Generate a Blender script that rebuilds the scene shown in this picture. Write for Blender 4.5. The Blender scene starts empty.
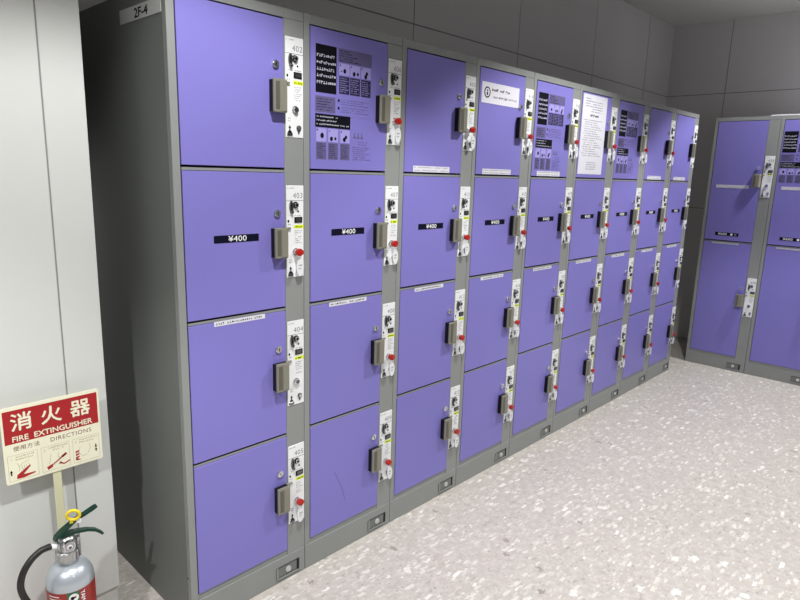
import bpy, bmesh, math, random
from mathutils import Matrix, Vector

COL = bpy.context.scene.collection
PI = math.pi

# ---------------------------------------------------------------- materials
def lin(c):
    c /= 255.0
    return c / 12.92 if c <= 0.04045 else ((c + 0.055) / 1.055) ** 2.4
def rgb(r, g, b): return (lin(r), lin(g), lin(b), 1.0)

def mat(name, col, rough=0.5, metal=0.0, spec=0.5, noise=0.0, nscale=8.0, bump=0.0, bscale=200.0, coat=0.0):
    m = bpy.data.materials.new(name); m.use_nodes = True
    nt = m.node_tree; b = nt.nodes['Principled BSDF']
    b.inputs['Base Color'].default_value = col
    b.inputs['Roughness'].default_value = rough
    b.inputs['Metallic'].default_value = metal
    b.inputs['Specular IOR Level'].default_value = spec
    b.inputs['Coat Weight'].default_value = coat
    tc = nt.nodes.new('ShaderNodeTexCoord')
    if noise:
        n = nt.nodes.new('ShaderNodeTexNoise'); n.inputs['Scale'].default_value = nscale
        n.inputs['Detail'].default_value = 5
        nt.links.new(tc.outputs['Object'], n.inputs['Vector'])
        mx = nt.nodes.new('ShaderNodeMix'); mx.data_type = 'RGBA'
        mx.inputs['A'].default_value = tuple(v * (1 - noise) for v in col[:3]) + (1,)
        mx.inputs['B'].default_value = tuple(min(1, v * (1 + noise)) for v in col[:3]) + (1,)
        nt.links.new(n.outputs['Fac'], mx.inputs['Factor'])
        nt.links.new(mx.outputs['Result'], b.inputs['Base Color'])
    if bump:
        n2 = nt.nodes.new('ShaderNodeTexNoise'); n2.inputs['Scale'].default_value = bscale
        nt.links.new(tc.outputs['Object'], n2.inputs['Vector'])
        bp = nt.nodes.new('ShaderNodeBump'); bp.inputs['Strength'].default_value = bump
        bp.inputs['Distance'].default_value = 0.002
        nt.links.new(n2.outputs['Fac'], bp.inputs['Height'])
        nt.links.new(bp.outputs['Normal'], b.inputs['Normal'])
    return m

M = {}
M['purple'] = mat('purple_enamel', (0.208, 0.188, 0.545, 1), 0.36, spec=0.3, noise=0.03, nscale=3, bump=0.02, bscale=350)
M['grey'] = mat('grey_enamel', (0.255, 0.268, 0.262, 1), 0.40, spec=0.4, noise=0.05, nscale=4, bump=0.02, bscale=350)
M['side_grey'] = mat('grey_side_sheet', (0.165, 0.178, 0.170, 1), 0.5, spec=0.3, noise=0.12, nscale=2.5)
M['dark'] = mat('gap_shade_and_gasket', (0.012, 0.012, 0.014, 1), 0.7, spec=0.1)
M['plate'] = mat('white_plate', (0.80, 0.82, 0.84, 1), 0.35, spec=0.4, noise=0.02)
M['paper'] = mat('white_paper', (0.70, 0.70, 0.77, 1), 0.6, spec=0.2, noise=0.02)
M['ink'] = mat('black_ink', (0.006, 0.006, 0.010, 1), 0.5, spec=0.08)
M['black'] = mat('black_plastic', (0.008, 0.008, 0.009, 1), 0.4, spec=.25)
M['greyink'] = mat('grey_ink', (0.22, 0.23, 0.25, 1), 0.6)
M['navy'] = mat('navy_label', (0.004, 0.005, 0.018, 1), 0.5, spec=0.1)
M['dimblock'] = mat('purple_grey_print', (0.115, 0.10, 0.235, 1), 0.5, noise=0.05)
M['midblock'] = mat('dark_purple_print', (0.028, 0.024, 0.070, 1), 0.5, spec=.15)
M['purpleink'] = mat('light_purple_ink', (0.30, 0.27, 0.55, 1), 0.5)
M['paleblock'] = mat('pale_purple_print', (0.36, 0.32, 0.70, 1), 0.45)
M['lightink'] = mat('pale_ink', (0.50, 0.50, 0.62, 1), 0.5)
M['yellow'] = mat('fluorescent_yellow', (0.72, 0.85, 0.02, 1), 0.4)
M['handle'] = mat('taupe_plastic', (0.215, 0.207, 0.165, 1), 0.36, spec=0.5, noise=0.05, nscale=20)
M['handle_dark'] = mat('taupe_dark_recess', (0.10, 0.097, 0.083, 1), 0.4)
M['chrome'] = mat('chrome', (0.72, 0.73, 0.75, 1), 0.18, 1.0, noise=0.05, nscale=60)
M['darkmetal'] = mat('dark_metal', (0.17, 0.17, 0.175, 1), 0.3, 0.9)
M['red'] = mat('red_plastic', (0.44, 0.016, 0.010, 1), 0.3, noise=0.05, nscale=60)
M['tag'] = mat('pale_acrylic', (0.76, 0.78, 0.80, 1), 0.2, spec=0.6, noise=0.08, nscale=90)
M['signgrey'] = mat('pale_grey_sticker', (0.52, 0.54, 0.53, 1), 0.5)
M['screw'] = mat('dark_screw', (0.03, 0.03, 0.03, 1), 0.5)
M['scratch'] = mat('scratched_enamel', (0.13, 0.11, 0.30, 1), 0.6)
M['wallwhite'] = mat('white_wall_panel', (0.61, 0.625, 0.615, 1), 0.5, spec=0.25, noise=0.02, nscale=1.5)
M['wallgrey'] = mat('grey_wall_panel', (0.565, 0.55, 0.555, 1), 0.6, spec=0.2, noise=0.05, nscale=1.2)
M['joint'] = mat('panel_joint', (0.07, 0.07, 0.07, 1), 0.8)
M['walljoint'] = mat('wall_joint_sealant', (0.20, 0.20, 0.20, 1), 0.8)
M['wjoint'] = mat('white_joint_sealant', (0.24, 0.24, 0.245, 1), 0.8)
M['ceil'] = mat('ceiling_board', (0.55, 0.55, 0.53, 1), 0.9, spec=0.1, noise=0.02, nscale=2)
M['basewhite'] = mat('baseboard_vinyl', (0.55, 0.55, 0.54, 1), 0.5, noise=0.03)
M['silver'] = mat('silver_cylinder_paint', (0.50, 0.55, 0.61, 1), 0.32, 0.55, noise=0.04, nscale=12, coat=0.4)
M['cast'] = mat('cast_metal', (0.46, 0.47, 0.48, 1), 0.25, 0.95, noise=0.25, nscale=70)
M['labelred'] = mat('red_label', (0.29, 0.018, 0.014, 1), 0.38, noise=0.05, nscale=10)
M['labelgreen'] = mat('green_label', (0.012, 0.13, 0.055, 1), 0.4)
M['green'] = mat('dark_green_lever', (0.004, 0.032, 0.020, 1), 0.28, spec=.4, noise=0.1, nscale=40)
M['ringyellow'] = mat('yellow_ring', (0.80, 0.62, 0.02, 1), 0.35)
M['rubber'] = mat('black_rubber', (0.012, 0.012, 0.012, 1), 0.4, bump=0.2, bscale=900)
M['cream'] = mat('cream_sign', (0.80, 0.79, 0.62, 1), 0.4, noise=0.02)
M['signred'] = mat('red_sign_print', (0.37, 0.008, 0.012, 1), 0.4)
M['creampost'] = mat('cream_post', (0.62, 0.62, 0.42, 1), 0.4, noise=0.03)
M['brownink'] = mat('brown_ink', (0.16, 0.07, 0.05, 1), 0.5)
M['thinbrown'] = mat('pale_brown_ink', (0.45, 0.40, 0.30, 1), 0.5)

def floor_material():
    m = bpy.data.materials.new('terrazzo_vinyl'); m.use_nodes = True
    nt = m.node_tree; N = nt.nodes; L = nt.links; b = N['Principled BSDF']
    b.inputs['Roughness'].default_value = 0.42; b.inputs['Specular IOR Level'].default_value = 0.35
    tc = N.new('ShaderNodeTexCoord')
    def warp(scale, amt, rot, sc):
        mp = N.new('ShaderNodeMapping'); mp.inputs['Rotation'].default_value = (0, 0, rot)
        mp.inputs['Scale'].default_value = sc
        L.new(tc.outputs['Object'], mp.inputs['Vector'])
        n = N.new('ShaderNodeTexNoise'); n.inputs['Scale'].default_value = scale
        L.new(tc.outputs['Object'], n.inputs['Vector'])
        vm = N.new('ShaderNodeVectorMath'); vm.operation = 'MULTIPLY_ADD'
        vm.inputs[1].default_value = (amt, amt, 0)
        L.new(n.outputs['Color'], vm.inputs[0]); L.new(mp.outputs['Vector'], vm.inputs[2])
        return vm.outputs['Vector']
    def chips(vec, scale, lo, hi, dist):
        v = N.new('ShaderNodeTexVoronoi'); v.inputs['Scale'].default_value = scale; v.distance = 'MANHATTAN'
        L.new(vec, v.inputs['Vector'])
        s = N.new('ShaderNodeSeparateColor'); L.new(v.outputs['Color'], s.inputs[0])
        a = N.new('ShaderNodeMath'); a.operation = 'GREATER_THAN'; a.inputs[1].default_value = lo
        c = N.new('ShaderNodeMath'); c.operation = 'LESS_THAN'; c.inputs[1].default_value = hi
        d = N.new('ShaderNodeMath'); d.operation = 'LESS_THAN'; d.inputs[1].default_value = dist
        L.new(s.outputs[0], a.inputs[0]); L.new(s.outputs[0], c.inputs[0]); L.new(v.outputs['Distance'], d.inputs[0])
        m1 = N.new('ShaderNodeMath'); m1.operation = 'MULTIPLY'; L.new(a.outputs[0], m1.inputs[0]); L.new(c.outputs[0], m1.inputs[1])
        m2 = N.new('ShaderNodeMath'); m2.operation = 'MULTIPLY'; L.new(m1.outputs[0], m2.inputs[0]); L.new(d.outputs[0], m2.inputs[1])
        return m2.outputs[0]
    def mix(fac, a, bcol, strength=1.0):
        mx = N.new('ShaderNodeMix'); mx.data_type = 'RGBA'
        if strength != 1.0:
            mm = N.new('ShaderNodeMath'); mm.operation = 'MULTIPLY'; mm.inputs[1].default_value = strength
            L.new(fac, mm.inputs[0]); fac = mm.outputs[0]
        L.new(fac, mx.inputs['Factor'])
        if isinstance(a, tuple): mx.inputs['A'].default_value = a
        else: L.new(a, mx.inputs['A'])
        mx.inputs['B'].default_value = bcol
        return mx.outputs['Result']
    n1 = N.new('ShaderNodeTexNoise'); n1.inputs['Scale'].default_value = 30; n1.inputs['Detail'].default_value = 10
    n1.inputs['Roughness'].default_value = 0.82
    L.new(tc.outputs['Object'], n1.inputs['Vector'])
    cr = N.new('ShaderNodeValToRGB'); L.new(n1.outputs['Fac'], cr.inputs['Fac'])
    cr.color_ramp.elements[0].position = 0.35; cr.color_ramp.elements[0].color = (0.375, 0.350, 0.323, 1)
    cr.color_ramp.elements[1].position = 0.65; cr.color_ramp.elements[1].color = (0.575, 0.543, 0.505, 1)
    c = cr.outputs['Color']
    w1 = warp(40, .05, .3, (1, 1.4, 1)); w2 = warp(55, .045, 1.2, (1.7, 1, 1)); w3 = warp(60, .04, 2.1, (1, 2.8, 1)); w4 = warp(50, .05, .8, (1.1, 2.4, 1))
    c = mix(chips(w2, 26, .0, .40, .60), c, (0.47, 0.425, 0.385, 1), .65)
    c = mix(chips(w3, 22, .55, .85, .60), c, (0.68, 0.66, 0.615, 1), .7)
    c = mix(chips(w1, 13, .20, .36, .50), c, (0.44, 0.41, 0.37, 1), .6)
    c = mix(chips(w4, 34, .0, .30, .60), c, (0.62, 0.60, 0.56, 1), .5)
    c = mix(chips(w1, 14, .90, 1.0, .40), c, (0.72, 0.71, 0.68, 1), .75)
    c = mix(chips(w3, 14, .88, 1.0, .42), c, (0.76, 0.75, 0.72, 1), .85)
    c = mix(chips(w4, 20, .92, 1.0, .45), c, (0.76, 0.75, 0.72, 1), .7)
    c = mix(chips(w2, 15, .0, .06, .34), c, (0.23, 0.21, 0.195, 1), .7)
    c = mix(chips(w3, 36, .0, .10, .42), c, (0.25, 0.235, 0.22, 1), .6)
    c = mix(chips(w1, 70, .88, 1.0, .5), c, (0.30, 0.28, 0.26, 1), .55)
    L.new(c, b.inputs['Base Color'])
    return m
M['floor'] = floor_material()

# ---------------------------------------------------------------- mesh builder
class MB:
    def __init__(s): s.v = []; s.f = []; s.mi = []; s.mats = []; s.sm = []
    def _m(s, m):
        if m not in s.mats: s.mats.append(m)
        return s.mats.index(m)
    def add(s, vs, fs, m, smooth=False):
        o = len(s.v); s.v += [tuple(v) for v in vs]; k = s._m(m)
        for f in fs:
            s.f.append([i + o for i in f]); s.mi.append(k); s.sm.append(smooth)
    def box(s, x0, x1, y0, y1, z0, z1, m):
        vs = [(x0,y0,z0),(x1,y0,z0),(x1,y1,z0),(x0,y1,z0),(x0,y0,z1),(x1,y0,z1),(x1,y1,z1),(x0,y1,z1)]
        s.add(vs, [(0,1,5,4),(1,2,6,5),(2,3,7,6),(3,0,4,7),(4,5,6,7),(3,2,1,0)], m)
    def bbox(s, x0, x1, y0, y1, z0, z1, m, r=0.002, seg=2):
        bm = bmesh.new(); bmesh.ops.create_cube(bm, size=1)
        for v in bm.verts:
            v.co = Vector(((x0+x1)/2 + v.co.x*(x1-x0), (y0+y1)/2 + v.co.y*(y1-y0), (z0+z1)/2 + v.co.z*(z1-z0)))
        bmesh.ops.bevel(bm, geom=list(bm.edges), offset=r, segments=seg, affect='EDGES', profile=.5)
        s.add([v.co[:] for v in bm.verts], [[v.index for v in f.verts] for f in bm.faces], m)
        bm.free()
    def prism_y(s, pts, y0, y1, m):      # polygon in xz, counter-clockwise seen from -y
        n = len(pts)
        vs = [(x, y0, z) for x, z in pts] + [(x, y1, z) for x, z in pts]
        s.add(vs, [list(range(n)), list(range(2*n-1, n-1, -1))] + [(i, i+n, (i+1) % n + n, (i+1) % n) for i in range(n)], m)
    def prism_z(s, pts, z0, z1, m):
        n = len(pts)
        vs = [(x, y, z0) for x, y in pts] + [(x, y, z1) for x, y in pts]
        s.add(vs, [list(range(n-1, -1, -1)), list(range(n, 2*n))] + [(i, (i+1) % n, (i+1) % n + n, i+n) for i in range(n)], m)
    def disc_y(s, x, z, rx, rz, y0, y1, m, n=20):
        pts = [(x + rx*math.cos(2*PI*i/n), z + rz*math.sin(2*PI*i/n)) for i in range(n)]
        s.prism_y(pts, y0, y1, m)
    def flat(s, pts, y, m, t=0.0003): s.prism_y(pts, y - t, y, m)
    def rect(s, x0, x1, z0, z1, y, m, t=0.0003): s.box(x0, x1, y - t, y, z0, z1, m)
    def lathe(s, prof, m, cx=0, cy=0, n=40, smooth=True, a0=0, a1=2*PI):
        full = abs(a1 - a0 - 2*PI) < 1e-6
        k = n if full else n + 1
        vs = []
        for r, z in prof:
            for i in range(k):
                a = a0 + (a1-a0)*i/n
                vs.append((cx + r*math.cos(a), cy + r*math.sin(a), z))
        fs = []
        for j in range(len(prof)-1):
            for i in range(n):
                i2 = (i+1) % k
                fs.append((j*k+i, j*k+i2, (j+1)*k+i2, (j+1)*k+i))
        s.add(vs, fs, m, smooth)
    def tube(s, pts, r, m, n=12, rs=None, caps=True):
        pts = [Vector(p) for p in pts]; vs = []; up = None
        for i, p in enumerate(pts):
            t = (pts[min(i+1, len(pts)-1)] - pts[max(i-1, 0)]).normalized()
            if up is None:
                up = t.orthogonal().normalized()
            else:
                up = (up - t*up.dot(t)).normalized()
            w = t.cross(up); rr = rs[i] if rs else r
            vs += [(p + (up*math.cos(2*PI*k/n) + w*math.sin(2*PI*k/n))*rr)[:] for k in range(n)]
        fs = [(i*n+k, i*n+(k+1) % n, (i+1)*n+(k+1) % n, (i+1)*n+k) for i in range(len(pts)-1) for k in range(n)]
        s.add(vs, fs, m, True)
        if caps:
            e = (len(pts)-1)*n
            s.add(vs[:n], [list(range(n-1, -1, -1))], m); s.add(vs[e:], [list(range(n))], m)
    def text(s, txt, x, z, size, y, m, align='CENTER', bold=0.0, sx=1.0, t=0.0003, spacing=1.0, vcenter=False, shift=0):
        c = bpy.data.curves.new('tmp', 'FONT'); c.body = txt; c.size = size; c.align_x = align
        if vcenter: c.align_y = 'CENTER'
        c.offset = bold; c.extrude = t/2; c.space_character = spacing; c.resolution_u = 3
        o = bpy.data.objects.new('tmp', c); COL.objects.link(o)
        dg = bpy.context.evaluated_depsgraph_get(); dg.update()
        me = bpy.data.meshes.new_from_object(o.evaluated_get(dg))
        s.add([(x + v.co.x*sx, y - t/2 - v.co.z, z + v.co.y) for v in me.vertices],
              [list(p.vertices) for p in me.polygons], m)
        if shift:
            for q, (dx, dz) in enumerate(((shift, 0), (-shift, 0), (0, shift), (0, -shift))):
                s.add([(x + dx + v.co.x*sx, y - t/2 - v.co.z - .00012*(q+1), z + dz + v.co.y) for v in me.vertices],
                      [list(p.vertices) for p in me.polygons], m)
        bpy.data.objects.remove(o); bpy.data.curves.remove(c); bpy.data.meshes.remove(me)
    def marks(s, x0, x1, z, h, y, m, seed=0, gap=0.25, fill=0.9, t=0.0003):
        """one line of characters too small to read"""
        r = random.Random(seed); x = x0
        while x < x1 - h*0.5:
            w = h*r.uniform(.55, .95)
            if r.random() < fill:
                k = r.randint(0, 3); e = min(x+w, x1)
                if k == 0: s.rect(x, e, z, z+h*.28, y, m, t); s.rect(x+w*.3, min(x+w*.62, x1), z+h*.28, z+h, y, m, t)
                elif k == 1: s.rect(x, e, z+h*.62, z+h, y, m, t); s.rect(x, min(x+w*.4, x1), z, z+h*.62, y, m, t)
                elif k == 2: s.rect(x, e, z+h*.12, z+h*.88, y, m, t)
                else: s.rect(x, e, z+h*.36, z+h*.68, y, m, t); s.rect(min(x+w*.5, x1-.0001), e, z, z+h*.36, y, m, t)
            x += w + h*gap
    def mesh(s, name):
        me = bpy.data.meshes.new(name); me.from_pydata(s.v, [], s.f)
        for m in s.mats: me.materials.append(m)
        me.polygons.foreach_set('material_index', s.mi); me.polygons.foreach_set('use_smooth', s.sm)
        me.update(); return me
    def build(s, name, parent=None, loc=None): return link(name, s.mesh(name), parent, loc)

def link(name, me, parent=None, loc=None):
    o = bpy.data.objects.new(name, me); COL.objects.link(o)
    if parent: o.parent = parent
    if loc: o.location = loc
    return o
def tag(o, label, cat, group=None):
    o['label'] = label; o['category'] = cat
    if group: o['group'] = group
    return o
def thing(name, label, cat, loc=(0,0,0), rotz=0, group=None):
    o = bpy.data.objects.new(name, None); o.empty_display_size = .05; COL.objects.link(o)
    o.location = loc; o.rotation_euler = (0, 0, rotz)
    return tag(o, label, cat, group)
def struct(o): o['kind'] = 'structure'; return o

# ---------------------------------------------------------------- measures
W = 0.425; H = 1.8323
ZT, ZB = 1.8065, 0.1095
XL, XR_ = 0.0228, 0.3535          # door opening inside a column
YB, XRW, ZC = 0.65, 4.888, 2.669  # back wall, far wall, ceiling
YW, XW = 0.21, -0.1255             # white wall face and its free edge
XF, WF = 4.163, 0.4205            # far row front plane and width

# ---------------------------------------------------------------- room
f = MB(); f.box(-4.0, 5.1, -6.0, 0.8, -0.05, 0, M['floor']); struct(f.build('floor'))
f = MB(); f.box(-4.0, 5.1, -6.0, 0.8, ZC, ZC+.05, M['ceil']); struct(f.build('ceiling'))
def panel_wall(name, axis, xs, zs, face, thick, m):
    """wall of panels with recessed joints; axis 'x' runs along x facing -y, axis 'y' runs along y facing -x"""
    b = MB(); g = 0.003
    def bx(a0, a1, z0, z1, d0, d1, mm):
        if axis == 'x': b.box(a0, a1, face+d0, face+d1, z0, z1, mm)
        else: b.box(face+d0, face+d1, a0, a1, z0, z1, mm)
    bx(xs[0], xs[-1], zs[0], zs[-1], .003, thick, M['walljoint'])
    for i in range(len(xs)-1):
        for j in range(len(zs)-1):
            bx(xs[i] + (g if i else 0), xs[i+1] - (g if i < len(xs)-2 else 0), zs[j] + (g if j else 0), zs[j+1] - (g if j < len(zs)-2 else 0), 0, .0061, m)
    return struct(b.build(name))
panel_wall('wall_back', 'x', [XW-.3, .68, 1.605, 2.53, 3.485, 4.38, XRW+.1], [0, 1.16, 2.10, ZC], YB, .08, M['wallgrey'])
panel_wall('wall_right', 'y', [-6, -5.4, -4.5, -3.6, -2.65, -1.7, -.74, .183, YB], [0, 1.16, 2.10, ZC], XRW, .08, M['wallgrey'])
b = MB()
b.box(-4.0, XW-.004, YW+.006, YB, .108, ZC, M['wallwhite'])
for x0, x1 in ((-4, -3.003), (-2.997, -2.078), (-2.072, -1.153), (-1.147, -.2303), (-.2263, XW)):
    b.bbox(x0, x1, YW, YW+.0061, .108, ZC, M['wallwhite'], .0008, 1)
b.box(-.2303, -.2263, YW+.0012, YW+.007, .108, ZC, M['wjoint'])
b.box(XW-.0041, XW, YW+.006, YB, .108, ZC, M['wallwhite'])
struct(b.build('wall_left'))
b = MB(); b.bbox(-4.0, XW-.004, YW+.006, YB, 0, .1075, M['basewhite'], .001, 1); struct(b.build('baseboard_left'))

# ---------------------------------------------------------------- shared locker pieces
def handle_mesh():
    """taupe pull cover; origin at lock-plate top height, x measured from the column's edge"""
    b = MB()
    # cap on a block coloured black for the shaded side and finger gap
    prof = [(.3000, -.0195), (.3000, -.0235), (.3020, -.0262), (.3440, -.0262), (.3465, -.0240), (.3510, -.0010), (.3460, -.0010), (.3440, -.0195)]
    zs = [(-.2165, .95), (-.2145, 1), (-.1265, 1), (-.1245, .95)]
    n = len(prof); vs = []
    for z, k in zs:
        for x, y in prof: vs.append((.320 + (x-.320)*k, y*(.97 if k < 1 else 1), z))
    fs = [[i*n+j, (i*n+(j+1) % n), ((i+1)*n+(j+1) % n), ((i+1)*n+j)] for i in range(len(zs)-1) for j in range(n)]
    fs += [list(range(n))[::-1], [(len(zs)-1)*n + j for j in range(n)]]
    b.add(vs, fs, M['handle'])
    b.box(.3015, .3455, -.0200, 0, -.2140, -.1270, M['black'])  # shade under the cap put into the colour
    b.bbox(.3060, .3195, -.0268, -.0255, -.2090, -.1315, M['handle_dark'], .0005, 1)  # raised strip coloured dark to stand in for a recess
    b.bbox(.3215, .3445, -.0280, -.0255, -.2130, -.1280, M['handle'], .0010, 2)
    b.bbox(.3440, .3700, -.0080, -.0025, -.1330, -.1262, M['handle'], .0012, 1)     # latch tongue over the lock plate
    return b.mesh('handle')
def lock_mesh():
    b = MB()
    b.disc_y(.3225, -.083, .0115, .0115, -.006, -.001, M['chrome'], 20)
    b.disc_y(.3225, -.083, .0090, .0090, -.0085, -.005, M['chrome'], 20)
    b.rect(.3213, .3237, -.089, -.077, -.0085, M['ink'])
    return b.mesh('lock_cylinder')
HANDLE, LOCK = handle_mesh(), lock_mesh()
def coin_knob_mesh():
    b = MB()
    b.disc_y(.3745, -.0645, .0068, .0185, -.0060, -.002, M['darkmetal'], 20)
    b.disc_y(.3745, -.0645, .0022, .0120, -.0068, -.005, M['black'], 14)
    b.disc_y(.3745, -.0800, .0045, .0055, -.012, -.004, M['darkmetal'], 14)
    b.disc_y(.3905, -.0590, .0100, .0100, -.0050, -.002, M['black'], 20)
    b.disc_y(.3905, -.0590, .0075, .0075, -.0110, -.005, M['chrome'], 20)
    b.disc_y(.3905, -.0590, .0045, .0045, -.0115, -.010, M['black'], 14)
    return b.mesh('coin_slot')
def display_mesh():
    b = MB()
    b.bbox(.3865, .4160, -.0050, -.002, -.1135, -.0960, M['black'], .001, 1)
    b.rect(.3910, .4115, -.1100, -.0995, -.0050, M['darkmetal'])
    return b.mesh('display')
def keyhole_mesh():
    b = MB()
    b.disc_y(.3900, -.2030, .0115, .0115, -.0055, -.002, M['chrome'], 22)
    b.disc_y(.3900, -.2030, .0088, .0088, -.0120, -.005, M['chrome'], 22); b.disc_y(.3900, -.2030, .0062, .0062, -.0124, -.0115, M['darkmetal'], 18)
    b.rect(.3890, .3910, -.2085, -.1975, -.0120, M['ink'])
    return b.mesh('key_cylinder')
def return_mesh():
    b = MB()
    b.bbox(.3620, .3810, -.0050, -.002, -.2790, -.2700, M['darkmetal'], .001, 1)
    b.prism_y([(.3640, -.270), (.3790, -.270), (.3755, -.2635), (.3675, -.2635)], -.0040, -.002, M['black'])
    b.prism_y([(.3700, -.2635), (.3730, -.2635), (.3730, -.256), (.3760, -.256), (.3715, -.248), (.3670, -.256), (.3700, -.256)], -.0032, -.002, M['black'])
    b.disc_y(.4040, -.2550, .0080, .0080, -.0060, -.002, M['darkmetal'], 18)
    b.disc_y(.4040, -.2550, .0050, .0050, -.0080, -.005, M['chrome'], 16)
    b.prism_y([(.4010, -.262), (.4070, -.262), (.4060, -.272), (.4020, -.272)], -.0040, -.002, M['darkmetal'])
    return b.mesh('coin_return')
COIN, DISP, KEYH, RETN = coin_knob_mesh(), display_mesh(), keyhole_mesh(), return_mesh()

def lock_plate(parent, number, T, w=W, seed=0):
    """white instruction plate with the door number, T = its top height"""
    b = MB(); x0, x1 = .3575, .4225 if w == W else .4180
    b.bbox(x0, x1, -.0022, .0, -.2830, 0, M['plate'], .0008, 1)
    y = -.0022
    b.rect(x0, x1, -.0465, -.0450, y, M['greyink'])
    b.text(number, x1 - .003, -.0385, .0235, y, M['greyink'], 'RIGHT', 0.0, 1.0, spacing=1.1)
    b.marks(x0+.003, x0+.030, -.0095, .0028, y, M['greyink'], seed)
    b.disc_y(.4010, -.0790, .0030, .0030, y-.0005, y, M['ink'], 12)
    b.marks(.366, .378, -.0930, .0030, y, M['greyink'], seed+1)
    b.marks(.388, .415, -.0925, .0022, y, M['greyink'], seed+2)
    b.disc_y(.3640, -.1080, .0030, .0042, y-.001, y, M['ink'], 12)
    b.marks(.362, .374, -.1200, .0030, y, M['greyink'], seed+3)
    b.rect(.3860, x1-.0005, -.1310, -.1205, y, M['yellow'])
    b.marks(.3890, x1-.003, -.1285, .0050, y-.0003, M['ink'], seed+4)
    for k in range(7): b.marks(.388, .416 - (k % 3)*.005, -.1400 - k*.0062, .0030, y, M['greyink'], seed+5+k, fill=.8)
    b.marks(.366, .376, -.2300, .0034, y, M['greyink'], seed+13); b.marks(.366, .378, -.2370, .0034, y, M['greyink'], seed+14)
    p = b.build('lock_plate', parent, (0, 0, T)); p['label'] = 'white instruction plate with locker number and coin controls'
    for nm, me in (('coin_slot', COIN), ('display', DISP), ('key_cylinder', KEYH), ('coin_return', RETN)): link(nm, me, p)
    return p

def door_part(parent, x0, x1, zb, zt, T, scratch=False):
    b = MB(); b.bbox(x0, x1, -.0010, .0170, zb, zt, M['purple'], .0010, 2)
    if scratch:
        pts = [(x0 + .085 + .0*k, 0) for k in range(1)]
        L = [(.105, .215), (.120, .185), (.138, .150), (.150, .115), (.158, .085)]
        for (a, c), (d, e) in zip(L, L[1:]):
            b.flat([(x0+a, zb+c), (x0+d, zb+e), (x0+d+.0022, zb+e), (x0+a+.0022, zb+c)], -.0010, M['scratch'])
    o = b.build('door', parent)
    h = link('handle', HANDLE, o, (0, -.0010, T)); h['label'] = 'taupe plastic pull handle'
    link('lock_cylinder', LOCK, o, (0, 0, T))
    return o

def sticker(parent, name, x0, x1, z0, z1, y, seed, rows=1, m='paper', ink='greyink', label=None, lines=None):
    b = MB(); b.box(x0, x1, y-.0006, y, z0, z1, M[m]); n = rows; h = (z1-z0)/(n*1.0)
    for k in range(n):
        b.marks(x0+.006, x1-.008, z0 + h*(k+.30), h*.42, y-.0006, M[ink], seed+k, gap=.45, fill=.85)
    o = b.build(name, parent)
    if label: o['label'] = label
    return o

def price_label(parent, x0, x1, z0, z1, txt, tx, dot=False):
    b = MB(); y = -.0010; b.box(x0, x1, y-.0006, y, z0, z1, M['navy'])
    b.text(txt, tx, (z0+z1)/2 - .0075, .0225, y-.0006, M['plate'], 'CENTER', 0, 1.25, shift=.00025, spacing=1.05)
    if dot:
        b.disc_y(x0+(x1-x0)*.705, (z0+z1)/2, .0085, .0085, y-.0012, y-.0006, M['plate'], 20)
        b.box(x0+(x1-x0)*.83, x0+(x1-x0)*.91, y-.0012, y-.0006, z0+.005, z1-.005, M['greyink'])
    o = b.build('price_label', parent); o['label'] = 'black price label with white figures'
    return o

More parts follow.
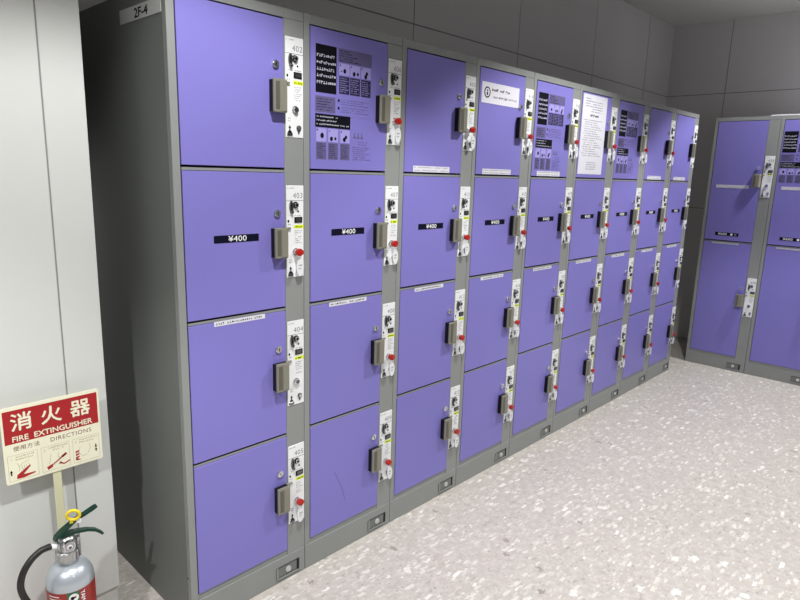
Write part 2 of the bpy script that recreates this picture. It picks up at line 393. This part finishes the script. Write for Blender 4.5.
def notice_mesh():
    """printed instructions; coordinates relative to the column's edge and the panel's top at z = 0"""
    b = MB(); y = 0.0
    def R(x0, x1, z1, z0, m, t=.0004): b.rect(x0-.425, x1-.425, z0-1.756, z1-1.756, y, M[m], t)
    def K(x0, x1, z, h, m, sd, fill=.9): b.marks(x0-.425, x1-.425, z-1.756, h, y-.0004, M[m], sd, fill=fill)
    R(.4702, .5527, 1.756, 1.616, 'ink')
    for k, z in enumerate((1.720, 1.700, 1.681, 1.662, 1.642)): K(.4740, .5495, z, .0085, 'lightink', 20+k, 1)
    R(.5605, .7040, 1.756, 1.7150, 'dimblock')
    for k, w in enumerate((.595, .60, .626, .606, .640)): K(.5650, w+.015, 1.7470-k*.0072, .0034, 'navy', 30+k)
    for k, x in enumerate((.5645, .6106, .6585)):
        R(x, x+.0425, 1.7120, 1.6775, 'paleblock', .0002)
        K(x+.002, x+.010, 1.7040, .0060, 'navy', 37+k, 1)
        R(x, x+.0425, 1.6735, 1.6205, 'midblock')
        for j in range(7): K(x+.003, x+.030+.008*((j+k) % 2), 1.6655-j*.0066, .0032, 'purpleink', 40+k*8+j)
    for cx, cz, rx in ((.587, 1.6900, .0060), (.5735, 1.688, .0022), (.6270, 1.686, .0060), (.6430, 1.687, .0045), (.6830, 1.694, .005), (.6780, 1.684, .0060)):
        b.disc_y(cx-.425, cz-1.756, rx, rx*1.2, -.0006, 0, M['navy'], 12)
    R(.4687, .5490, 1.606, 1.558, 'dimblock')
    for k in range(5): K(.4740, .535-.006*(k % 3), 1.5960-k*.0080, .0036, 'navy', 70+k)
    for zz, s0 in ((1.6010, 80), (1.5780, 84)):
        b.disc_y(.5630-.425, zz-.002-1.756, .0040, .0045, -.0006, 0, M['navy'], 12)
        for k in range(3): K(.5720, .690-.022*(k % 2), zz-k*.0068, .0030, 'dimblock', s0+k, .85)
    R(.5570, .7000, 1.5530, 1.5524, 'dimblock')
    R(.4687, .6130, 1.5535, 1.5130, 'ink')
    for k, w in enumerate((.560, .545, .600)): K(.4740, w+.01, 1.5430-k*.0115, .0045, 'lightink', 90+k)
    for k, x in enumerate((.4728, .5210, .5710)):
        R(x, x+.0400, 1.5100, 1.4700, 'paleblock', .0002)
        K(x+.002, x+.010, 1.5010, .0060, 'navy', 95+k, 1)
        R(x, x+.0400, 1.4670, 1.4155, 'dimblock')
        for j in range(7): K(x+.003, x+.028+.007*((j+k) % 2), 1.4600-j*.0066, .0034, 'midblock', 100+k*8+j)
    for cx, cz, rx in ((.4960, 1.488, .0070), (.5340, 1.480, .0060), (.5500, 1.481, .0042), (.5950, 1.488, .0050), (.5880, 1.480, .0060)):
        b.disc_y(cx-.425, cz-1.756, rx, rx*1.2, -.0006, 0, M['navy'], 12)
    K(.6270, .680, 1.4870, .0170, 'dimblock', 131, 1)
    for k in range(2): K(.6500, .690, 1.4740-k*.008, .0030, 'dimblock', 133+k)
    for k in range(7): K(.6240, .705-.012*(k % 3), 1.4570-k*.0066, .0030, 'dimblock', 140+k, .8)
    return b.mesh('notice_panel')
NOTICE = notice_mesh()

def locker(index, label, ndoors, loc, rotz, group, numbers, w=W, first=False, prices='¥400'):
    root = thing('coin_locker', label, 'coin locker', loc, rotz, group)
    g = .0010
    # body: carcass box with the front frame
    b = MB(); xr = XR_ if w == W else .3495
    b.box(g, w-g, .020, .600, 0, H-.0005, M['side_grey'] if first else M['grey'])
    b.box(XL-.004, xr+.002, .0190, .0201, ZB-.004, ZT+.003, M['dark'])  # near-black plate paints the shade seen through the door gaps
    b.bbox(g, XL, 0, .0200, 0, H, M['grey'], .0012, 2)                      # hinge stile
    b.bbox(xr, w-g, 0, .0200, 0, H, M['grey'], .0012, 2)                    # lock stile
    b.box(xr+.001, w-g-.001, -.0002, .001, ZT-.0012, ZT, M['joint'])
    b.box(XL-.001, xr+.001, .0004, .0200, ZT, H-.0006, M['grey'])           # top rail
    b.box(XL-.001, xr+.001, .0030, .0200, .0915, ZB-.0016, M['grey'])       # sill
    b.bbox(g+.0005, w-g-.0005, -.0016, .0200, 0, .0900, M['grey'], .0014, 2)  # plinth
    step = (ZT - ZB) / ndoors
    zs = [ZT - step*k for k in range(ndoors+1)]
    for k in range(1, ndoors):
        z = zs[k]; b.box(XL+.004, xr+.001, .0030, .0200, z-.0105, z-.0032, M['grey']); b.box(XL+.003, xr+.001, .0034, .0200, z-.0031, z-.0020, M['dark'])  # dark lining as gasket, also painting the shade of the gap
    b.build('body', root)
    # foot box with levelling bolt
    b = MB(); y = -.0016
    fx0, fx1 = (.3050, .4000) if w == W else (.293, .392)
    b.box(fx0, fx1, y-.0012, y, .0180, .0600, M['joint'])
    b.box(fx0+.008, fx1-.012, y-.0016, y-.001, .0230, .0550, M['side_grey'])
    b.box(fx0, fx1, y-.0040, y, .0145, .0190, M['grey'])
    b.box(fx0, fx0+.006, y-.0040, y, .018, .060, M['grey'])
    b.box(fx1-.010, fx1-.004, y-.0035, y, .020, .058, M['black'])
    b.disc_y((fx0+fx1)/2, .039, .0105, .0105, y-.0050, y-.001, M['signgrey'], 18)
    b.disc_y((fx0+fx1)/2, .039, .0085, .0085, y-.0062, y-.0045, M['chrome'], 6)
    b.build('levelling_box', root)
    doors = []
    for k in range(ndoors):
        zt = zs[k] - (.0045 if k == 0 else .0120); zb = zs[k+1] + (.0030 if k < ndoors-1 else .0010)
        T = zs[k] - .0485 if w == W else (1.564 if k == 0 else .7070)
        doors.append(door_part(root, XL+.0030, xr-.0014, zb, zt, T, scratch=(index == 1 and k == 3)))
        lock_plate(root, numbers[k], T, w, index*40+k*7)
    return root, doors, zs

labels = [
 'purple coin locker column at the row end by the extinguisher, grey side marked 2F-4',
 'purple locker column with doors 406 to 409, dark printed notice on its top door',
 'purple locker column with a bare top door between the dark-notice and white-sign columns',
 'purple locker column whose top door bears a small white sign with black round emblem',
 'purple locker column with dark notice, between the white sign and the white paper',
 'purple locker column with a tall white paper sheet on its top door',
 'purple locker column with dark notice, next beyond the one with the white paper',
 'purple bare-topped locker column, second from the dark corner gap in the long row',
 'purple locker column ending the long row at the dark corner gap',
]
YD = -.0010
for i in range(9):
    root, doors, zs = locker(i, labels[i], 4, (i*W, 0, 0), 0, 'coin lockers in the long row', [str(402+4*i+k) for k in range(4)], first=(i == 0))
    price_label(doors[1], .1118, .2580, zs[1]-.2100, zs[1]-.1885, '¥400', .1870)
    sticker(doors[2], 'instruction_strip', .1040, .2750, zs[2]-.0235, zs[2]-.0095, YD-.0002, 300+i, 1, ink='ink')
    if i in (2, 3, 4, 7, 8):
        sticker(doors[0], 'instruction_strip', .0720, .2810, zs[1]+.0040, zs[1]+.0260, YD-.0002, 330+2*i, 2)
    if i in (1, 4, 6):
        link('notice_panel', NOTICE, doors[0], (0 if i != 1 else 0, YD, 1.756))['label'] = 'printed instruction notice in black and purple'
    if i == 3:
        b = MB(); y = YD; b.box(.0390, .3080, y-.0012, y, 1.6690, 1.7500, M['paper'])
        y -= .0012
        b.disc_y(.0760, 1.7110, .0210, .0220, y-.0004, y, M['ink'], 28)
        b.disc_y(.0760, 1.7110, .0150, .0165, y-.0007, y, M['paper'], 24)
        b.disc_y(.0760, 1.7180, .0042, .0042, y-.0010, y, M['ink'], 12)
        b.rect(.0715, .0805, 1.7000, 1.7120, y-.0007, M['ink'])
        b.marks(.1080, .1560, 1.7180, .0110, y, M['ink'], 401, fill=1); b.marks(.1640, .1950, 1.7180, .0110, y, M['ink'], 402, fill=1)
        b.marks(.2060, .2400, 1.7180, .0110, y, M['ink'], 403, fill=1)
        b.marks(.1180, .1880, 1.6920, .0075, y, M['ink'], 404, fill=.9); b.marks(.1920, .2180, 1.6910, .0105, y, M['ink'], 405, fill=1)
        b.marks(.2260, .2900, 1.6920, .0075, y, M['greyink'], 406, fill=1)
        b.build('sign_plate', doors[0])['label'] = 'white sign plate with a round black emblem and two text lines'
    if i == 5:
        b = MB(); y = YD; b.box(.0340, .2960, y-.0008, y, 1.4030, 1.7950, M['paper']); y -= .0008
        for k in range(4): b.marks(.0600, .1150+.012*(k % 2), 1.7720-k*.0120, .0062, y, M['greyink'], 420+k)
        for k in range(5): b.marks(.1250 + .01*(k % 2), .245, 1.7600-k*.0120, .0055, y, M['greyink'], 430+k)
        b.marks(.1200, .2150, 1.6890, .0120, y, M['ink'], 440, fill=1)
        for k in range(17): b.marks(.0560 + (.012 if k % 3 else 0), .262 - .02*((k*7) % 4), 1.6700-k*.0110, .0048, y, M['greyink'], 450+k, fill=.85)
        for k in range(4): b.marks(.1150, .225, 1.4600-k*.0110, .0050, y, M['greyink'], 480+k)
        b.build('paper_notice', doors[0])['label'] = 'tall white paper sheet printed with text lines'
    if i == 0:
        b = MB(); t = .0008
        b.box(.0010-t, .0010, .0230, .2650, 1.7565, 1.7920, M['signgrey'])
        c = MB(); c.text('2F-4', 0, 0, .0330, 0, M['ink'], 'CENTER', 0, 1.35, shift=.0008)
        b.add([(.0010-t-.0001+v[1]*.5, .1350 - v[0], 1.7620+v[2]) for v in c.v], c.f, M['ink'])
        b.build('number_sticker', root)['label'] = 'pale grey sticker reading 2F-4'
        b = MB(); n = 12
        b.add([(-.0008, .0160+.1*0 + .0028*math.cos(2*PI*k/n)+.0, .1690+.0028*math.sin(2*PI*k/n)) for k in range(n)] + [(.0012, .0160+.0028*math.cos(2*PI*k/n), .1690+.0028*math.sin(2*PI*k/n)) for k in range(n)],
              [list(range(n))[::-1]] + [(k, (k+1) % n, (k+1) % n+n, k+n) for k in range(n)], M['screw'])
        b.build('side_screw', root)

far_labels = ['two-door purple locker column on the far wall with a bare top door',
              'two-door purple locker column on the far wall with a dark notice']
for j in range(2):
    root, doors, zs = locker(20+j, far_labels[j], 2, (XF, -.002 - j*WF, 0), -PI/2, 'two-door coin lockers on the far wall', [str(438+2*j+k) for k in range(2)], w=WF)
    sticker(doors[0], 'instruction_strip', .0620, .2790, 1.3380, 1.3600, YD-.0002, 500+2*j, 2)
    price_label(doors[0], .0980, .2560, .9950, 1.0180, '¥600', .1480, dot=True)
    sticker(doors[1], 'instruction_strip', .0860, .2650, zs[1]-.0240, zs[1]-.0130, YD-.0002, 510+j, 1, m='signgrey')
    root.scale = (1, 1, 1.0040)
    if j == 1:
        link('notice_panel', NOTICE, doors[0], (-.0120, YD, 1.727))['label'] = 'printed instruction notice in black and purple'

b = MB(); b.bbox(-.260, .260, -.260, .260, 0, .0060, M['paper'], .001, 1)
tag(b.build('board', None, (XF+.262, -.355-.260, (H+.0002)*1.004)), 'thin white board lying on top of the two-door lockers on the far wall', 'board').rotation_euler = (0, 0, 0)
# ---------------------------------------------------------------- keys with red heads
def key_meshes():
    b = MB()
    b.bbox(-.0035, .0035, -.0140, .0, -.0028, .0028, M['chrome'], .0006, 1)
    blade = b.mesh('blade')
    b = MB()
    pts = []
    for k in range(20):
        a = 2*PI*k/20
        pts.append((.0005 + .0125*math.cos(a)*(1+.12*math.cos(2*a)), .0115*math.sin(a)))
    b.prism_y(pts, -.0150, -.0060, M['red'])
    b.disc_y(.0010, 0, .0072, .0070, -.0170, -.0148, M['red'], 18)
    head = b.mesh('key_head')
    b = MB()
    b.tube([(.003, -.011, -.010), (.006, -.013, -.016), (.0065, -.007, -.022)], .0009, M['chrome'], 6)
    ring = b.mesh('key_ring')
    b = MB()
    n = 24; pts = [(.0065 + .0135*math.cos(2*PI*k/n), -.0480 + .0265*math.sin(2*PI*k/n)) for k in range(n)]
    b.prism_y(pts, -.0065, -.0035, M['tag'])
    b.marks(-.0010, .0150, -.0440, .0055, -.0065, M['greyink'], 7, fill=1); b.marks(.0000, .0140, -.0540, .0045, -.0065, M['greyink'], 8, fill=1)
    tg = b.mesh('number_tag')
    return blade, head, ring, tg
KB, KHD, KR, KT = key_meshes()
ords = ['first', 'second', 'third', 'fourth', 'fifth', 'sixth', 'seventh', 'eighth', 'ninth']
rown = ['top-door', 'second-door', 'third-door', 'bottom-door']
rr = random.Random(5)
step = (ZT-ZB)/4
for i in range(9):
    for k in range(4):
        if (i == 0 and k in (0, 2)) or (i == 8 and k != 3): continue
        T = ZT - step*k - .0485
        e = thing('locker_key', 'red-headed key in the %s lock of the %s locker column from the extinguisher' % (rown[k], ords[i]), 'key',
                  (i*W + .3900, -.0120, T-.2030), 0, 'red-headed locker keys')
        link('blade', KB, e, (0, 0, 0))
        h = link('key_head', KHD, e); h.rotation_euler = (0, rr.uniform(-.35, .35), 0); h['label'] = 'red plastic key head'
        link('key_ring', KR, e)
        t = link('number_tag', KT, e); t.rotation_euler = (0, rr.uniform(-.08, .08), 0); t.location = (0, -.003, 0); t['label'] = 'pale oval plastic tag'

# ---------------------------------------------------------------- fire extinguisher
CX, CY, CR = -.2990, .0800, .0580
ext = thing('fire_extinguisher', 'silver fire extinguisher with red label, dark green levers and black hose', 'fire extinguisher', (CX, CY, .0125))
Z0 = .0125
b = MB()
prof = [(0, .002), (.046, .002), (.052, .0), (.055, .004), (CR, .012), (CR, .278)]
for k in range(1, 11):
    a = PI/2*k/10
    prof.append((.0180 + (CR-.0180)*math.cos(a), .278 + .0500*math.sin(a)))
prof += [(.0180, .334)]
b.lathe(prof, M['silver'], n=56)
b.build('cylinder', ext)
# wrapped label
b = MB(); R1 = CR+.0006
azf = math.atan2(-1.6, -.47) # towards the room
def wrap(a0, a1, z0, z1, m, r=R1, n=16): b.lathe([(r, z0), (r, z1)], m, n=n, a0=a0, a1=a1)
wrap(0, 2*PI, .060, .2710, M['labelred'], n=56)
ang = lambda d: math.radians(d)
wrap(ang(-117), ang(-89), .062, .2705, M['labelgreen'], R1+.0003, 12)
for k in range(9): wrap(ang(-166), ang(-136+ (k % 3)*4), .2600-k*.0085, .2630-k*.0085, M['paper'] if k == 0 else M['cream'], R1+.0003, 8)
# white round emblem on the green band
def curved_disc(adeg, zc, r, m, rad):
    n = 20; vs = [(rad*math.cos(ang(adeg)), rad*math.sin(ang(adeg)), zc)]
    for k in range(n):
        t = 2*PI*k/n; a = ang(adeg) + r*math.cos(t)/rad
        vs.append((rad*math.cos(a), rad*math.sin(a), zc + r*math.sin(t)))
    b.add(vs, [(0, 1+k, 1+(k+1) % n) for k in range(n)], m)
curved_disc(-102, .2545, .0118, M['plate'], R1+.0008)
curved_disc(-105, .2540, .0048, M['ink'], R1+.0012)
curved_disc(-99, .2560, .0030, M['labelred'], R1+.0012)
# vertical white lettering beside the band
c = MB(); c.text('YAMATO', 0, 0, .0150, 0, M['plate'], 'LEFT', 0, shift=.0004)
for v_i in range(1):
    vs = []
    for x, y, z in c.v:
        a = ang(-85) + z/R1; zz = .2660 - x
        rad = R1+.0008 - y*.2
        vs.append((rad*math.cos(a), rad*math.sin(a), zz))
    b.add(vs, c.f, M['plate'])
b.build('red_label', ext)['label'] = 'red wrap label with green band and white round emblem'
# head / valve
b = MB()
b.lathe([(.0180, .330), (.0240, .3305), (.0262, .334), (.0262, .340)], M['cast'], n=32)
b.lathe([(.0262, .340), (.0300, .342), (.0300, .362), (.0270, .366), (.0200, .367)], M['cast'], n=10, smooth=False)
for k in range(10):
    a = 2*PI*(k+.5)/10
    b.bbox(.0275*math.cos(a)-.0022, .0275*math.cos(a)+.0022, .0275*math.sin(a)-.0022, .0275*math.sin(a)+.0022, .3400, .3640, M['cast'], .001, 1)
b.lathe([(.0235, .366), (.0245, .371), (.0245, .392), (.0215, .397), (.0190, .404), (.0, .405)], M['cast'], n=28)
b.bbox(-.0270, .0290, -.0120, .0120, .376, .396, M['cast'], .004, 2)
b.bbox(-.0240, .0250, -.0100, .0100, .398, .410, M['cast'], .003, 2)
b.build('valve_head', ext)
b = MB()
b.disc_y(-.004, .386, .0145, .0145, -.0320, -.0180, M['chrome'], 24)
b.disc_y(-.004, .386, .0120, .0120, -.0335, -.0310, M['cast'], 24)
b.disc_y(-.004, .386, .0070, .0070, -.0350, -.0330, M['plate'], 6); b.disc_y(-.004, .386, .0040, .0040, -.0360, -.0340, M['darkmetal'], 12)
b.build('pressure_gauge', ext)
def lever(pts, wds, th, name, mm=M['green']):
    b = MB(); vs = []; n = len(pts)
    P = [Vector((x, 0, z)) for x, z in pts]
    for i, p in enumerate(P):
        t = (P[min(i+1, n-1)] - P[max(i-1, 0)]).normalized(); nrm = Vector((-t.z, 0, t.x))
        w = wds[i]/2
        for sy, sn in ((-1, -1), (1, -1), (1, 1), (-1, 1)):
            q = p + nrm*(th/2*sn); vs.append((q.x, w*sy, q.z))
    fs = [(i*4+k, i*4+(k+1) % 4, (i+1)*4+(k+1) % 4, (i+1)*4+k) for i in range(n-1) for k in range(4)] + [(3, 2, 1, 0), tuple((n-1)*4+k for k in range(4))]
    b.add(vs, fs, mm)
    o = b.build(name, ext)
    bv = o.modifiers.new('bevel', 'BEVEL'); bv.width = .0018; bv.segments = 2
    return o
lever([(-.0290, .400), (-.025, .409), (-.010, .420), (.012, .433), (.026, .441), (.048, .4475), (.070, .4555), (.080, .459)], [.016, .022, .024, .020, .015, .017, .018, .014], .0070, 'squeeze_lever')
lever([(-.0200, .408), (.006, .409), (.030, .4050), (.052, .3995), (.072, .390), (.086, .376), (.090, .370)], [.022, .024, .020, .018, .018, .016, .012], .0070, 'carrying_handle')
b = MB()
n = 40; rr0 = .0150; vs = []; fs = []
for i in range(n):
    a = 2*PI*i/n
    for k in range(10):
        c_ = 2*PI*k/10; r_ = rr0 + .0042*math.cos(c_)
        vs.append((r_*math.cos(a), .0038*math.sin(c_), r_*math.sin(a)))
fs = [(i*10+k, ((i+1) % n)*10+k, ((i+1) % n)*10+(k+1) % 10, i*10+(k+1) % 10) for i in range(n) for k in range(10)]
b.add(vs, fs, M['ringyellow'], True)
b.box(-.004, .004, -.003, .003, -.026, -.013, M['ringyellow'])
o = b.build('safety_pin_ring', ext, (.0165, -.0120, .4610)); o.rotation_euler = (math.radians(12), math.radians(15), math.radians(-22)); o['label'] = 'yellow safety ring'
b = MB(); b.bbox(.024, .036, -.012, .003, .432, .443, M['plate'], .002, 1); b.build('lever_seal', ext)
# hose
def spline(P, n=8):
    P = [Vector(p) for p in P]; out = []
    Q = [P[0]*2-P[1]] + P + [P[-1]*2-P[-2]]
    for i in range(1, len(Q)-2):
        for k in range(n):
            t = k/n; a, b_, c_, d = Q[i-1], Q[i], Q[i+1], Q[i+2]
            out.append(.5*((2*b_) + (c_-a)*t + (2*a-5*b_+4*c_-d)*t*t + (3*b_-a-3*c_+d)*t**3))
    out.append(P[-1]); return out
b = MB()
hp = [(-.3395, .078, .4025), (-.352, .076, .4035), (-.3665, .074, .4020), (-.3890, .072, .3880), (-.4085, .070, .3620), (-.4165, .070, .3300), (-.4120, .070, .2980), (-.3980, .068, .2600), (-.3820, .064, .2150), (-.3740, .058, .1600), (-.3700, .052, .1200)]
b.tube(spline([(x-CX, y-CY, z-Z0) for x, y, z in hp]), .0085, M['rubber'], 14)
hz = b.build('hose', ext)
b = MB(); b.tube([(-.3715-CX, .054-CY, .130-Z0), (-.3705-CX, .052-CY, .09-Z0), (-.370-CX, .051-CY, .06-Z0)], .01, M['black'], 14, rs=[.010, .011, .0135]); b.build('nozzle', hz)
b = MB(); b.tube([(-.3180-CX, .0790-CY, .3930-Z0), (-.3420-CX, .0780-CY, .4030-Z0)], .0075, M['plate'], 14); b.build('hose_collar', hz)['label'] = 'white collar joining hose to valve'

# ---------------------------------------------------------------- extinguisher stand sign
SX0, SX1, SZ0, SZ1, SY = -.4010, -.1615, .5600, .7680, .1700
sg = thing('extinguisher_sign', 'cream and red fire extinguisher sign on a slim post against the white wall', 'sign', (-.292, SY, 0))
ox, oy = .292, -SY
b = MB()
n = 6; rc = .006; pts = []
for cx, cz, a0 in ((SX1-rc, SZ1-rc, 0), (SX0+rc, SZ1-rc, 90), (SX0+rc, SZ0+rc, 180), (SX1-rc, SZ0+rc, 270)):
    for k in range(n+1):
        a = math.radians(a0 + 90*k/n); pts.append((cx+rc*math.cos(a)+ox, cz+rc*math.sin(a)))
b.prism_y(pts, 0, .0030, M['cream'])
def sx(u): return SX0 + u*(SX1-SX0) + ox
def sz(v): return SZ1 - v*(SZ1-SZ0)
b.rect(sx(.022), sx(.978), sz(.475), sz(.045), 0, M['signred'])
for t_, u in (('消', .195), ('火', .487), ('器', .79)):
    b.text(t_, sx(u), sz(.295), .0505, -.0004, M['cream'], 'CENTER', 0, 1.05, shift=.0009)
b.text('FIRE  EXTINGUISHER', sx(.498), sz(.452), .0205, -.0004, M['cream'], 'CENTER', 0, 1.04, spacing=1.0, shift=.0004)
b.text('使用方法', sx(.222), sz(.572), .0145, 0, M['brownink'], 'CENTER', 0, 1.05, spacing=1.08)
b.text('DIRECTIONS', sx(.675), sz(.572), .0160, 0, M['brownink'], 'CENTER', 0.0, 1.05, spacing=1.12)
for k, u in enumerate((.030, .355, .680)):
    u1 = u+.290; v0, v1 = .625, .965; q = .0007
    for r_ in ((sx(u), sx(u1), sz(v0)-q, sz(v0)), (sx(u), sx(u1), sz(v1), sz(v1)+q), (sx(u), sx(u)+q, sz(v1), sz(v0)), (sx(u1)-q, sx(u1), sz(v1), sz(v0))):
        b.rect(*r_, 0, M['thinbrown'])
    b.text(str(k+1), sx(u+.035), sz(.690), .0100, 0, M['thinbrown'], 'CENTER')
    b.marks(sx(u+.075), sx(u1-.02), sz(.665), .0045, 0, M['thinbrown'], 600+k); b.marks(sx(u+.075), sx(u1-.04), sz(.700), .0045, 0, M['thinbrown'], 610+k)
def poly(L, m, t=.0004): b.prism_y([(sx(u), sz(v)) for u, v in L], -t, 0, m)
def stroke(L, w, m):
    for (u, v), (u2, v2) in zip(L, L[1:]):
        a = Vector((sx(u), sz(v))); c_ = Vector((sx(u2), sz(v2))); d = (c_-a).normalized(); p = Vector((-d.y, d.x))*w/2
        b.prism_y([(a-p)[:], (c_-p)[:], (c_+p)[:], (a+p)[:]][::1], -.0004, 0, m)
# step one: lever set with a hand pulling up
poly([(.100, .945), (.108, .895), (.235, .800), (.245, .815), (.165, .905), (.285, .910), (.285, .922), (.170, .950)], M['signred'])
stroke([(.055, .885), (.055, .840)], .0030, M['ink']); poly([(.040, .845), (.070, .845), (.055, .815)], M['ink'])
stroke([(.115, .735), (.135, .790), (.130, .850)], .0010, M['thinbrown']); stroke([(.135, .790), (.165, .755), (.235, .735)], .0010, M['thinbrown'])
for k in range(4): stroke([(.160+k*.022, .790-k*.006), (.165+k*.022, .840-k*.010), (.178+k*.022, .835-k*.010)], .0010, M['thinbrown'])
# step two: hose pointed with one hand
poly([(.400, .905), (.455, .880), (.465, .915), (.412, .948)], M['signred']); stroke([(.455, .895), (.600, .790)], .0030, M['signred']); stroke([(.560, .818), (.610, .780)], .0060, M['signred'])
stroke([(.540, .895), (.580, .920), (.640, .890)], .0035, M['signred']); poly([(.520, .905), (.545, .870), (.560, .905)], M['signred'])
stroke([(.450, .740), (.440, .820), (.425, .870)], .0010, M['thinbrown']); stroke([(.530, .745), (.520, .800), (.560, .830)], .0010, M['thinbrown'])
for k in range(4): stroke([(.470+k*.022, .875-k*.020), (.482+k*.022, .905-k*.020)], .0012, M['thinbrown'])
# step three: squeeze the grip
for v in (.800, .840, .880): poly([(.705, v+.028), (.705, v), (.745, v-.008), (.745, v+.012)], M['signred'])
poly([(.705, .930), (.705, .895), (.765, .930)], M['signred'])
stroke([(.760, .745), (.740, .820), (.775, .890), (.830, .880)], .0010, M['thinbrown']); stroke([(.860, .740), (.870, .800), (.840, .860)], .0010, M['thinbrown'])
for z_, s_ in ((.790, 1), (.860, -1)):
    stroke([(.930, z_-.020), (.930, z_+.015)], .0028, M['ink'])
    poly([(.915, z_+.010*s_), (.945, z_+.010*s_), (.930, z_+.035*s_)] if s_ < 0 else [(.945, z_+.010), (.915, z_+.010), (.930, z_+.035)], M['ink'])
b.build('sign_panel', sg)['label'] = 'red and cream panel reading FIRE EXTINGUISHER'
b = MB(); b.bbox(-.2915+ox, -.2700+ox, .0032, .0070, .0100, .7000, M['creampost'], .0012, 1); b.build('post', sg)
b = MB()
pts = [(-.37+ox, -.145+.001), (-.225+ox, -.145+.001), (-.225+ox, .010), (-.37+ox, .010)]
b.bbox(-.3720+ox, -.2260+ox, -.1400, .0100, 0, .0110, M['signred'], .003, 2); b.build('base_plate', sg)

# ---------------------------------------------------------------- light
def lamp(x, y, power, cone=113, blend=.25):
    l = bpy.data.lights.new('downlight_and_fill', 'SPOT'); l.shadow_soft_size = .055; l.energy = power
    l.spot_size = math.radians(cone); l.spot_blend = blend; l.color = (1, .985, .96)
    o = bpy.data.objects.new('downlight_and_fill', l); COL.objects.link(o); o.location = (x, y, ZC-.012)
for x, y, p in ((-1.85, -1.17, 250), (-.13, -1.02, 215), (1.95, -1.0, 190), (3.95, -1.0, 190)):
    lamp(x, y, p)
for x in (-1.85, -.13, 1.95, 3.95):  # unseen second row, added as fill to brighten the floor
    lamp(x, -3.1, 22, 140)
w = bpy.data.worlds.new('World'); bpy.context.scene.world = w; w.use_nodes = True
bg = w.node_tree.nodes['Background']; bg.inputs['Color'].default_value = (.93, .97, 1, 1); bg.inputs['Strength'].default_value = .22

# ---------------------------------------------------------------- camera
cam = bpy.data.cameras.new('camera'); cam.sensor_width = 36; cam.sensor_fit = 'HORIZONTAL'; cam.lens = 614.03*36/800; cam.clip_start = .05
co = bpy.data.objects.new('camera', cam); COL.objects.link(co)
R_ = Vector((0.68966007, -0.72352972, 0.02955911)); U_ = Vector((0.12686258, 0.16091111, 0.97878164)); F_ = Vector((0.71293399, 0.67127666, -0.20276282))
m4 = Matrix(((R_.x, U_.x, -F_.x, -0.76966), (R_.y, U_.y, -F_.y, -1.54855), (R_.z, U_.z, -F_.z, 1.38093), (0, 0, 0, 1)))
co.matrix_world = m4
sc = bpy.context.scene; sc.camera = co
sc.view_settings.view_transform = 'Standard'; sc.view_settings.look = 'None'; sc.view_settings.gamma = 1
sc.view_settings.use_curve_mapping = False; sc.view_settings.exposure = 0
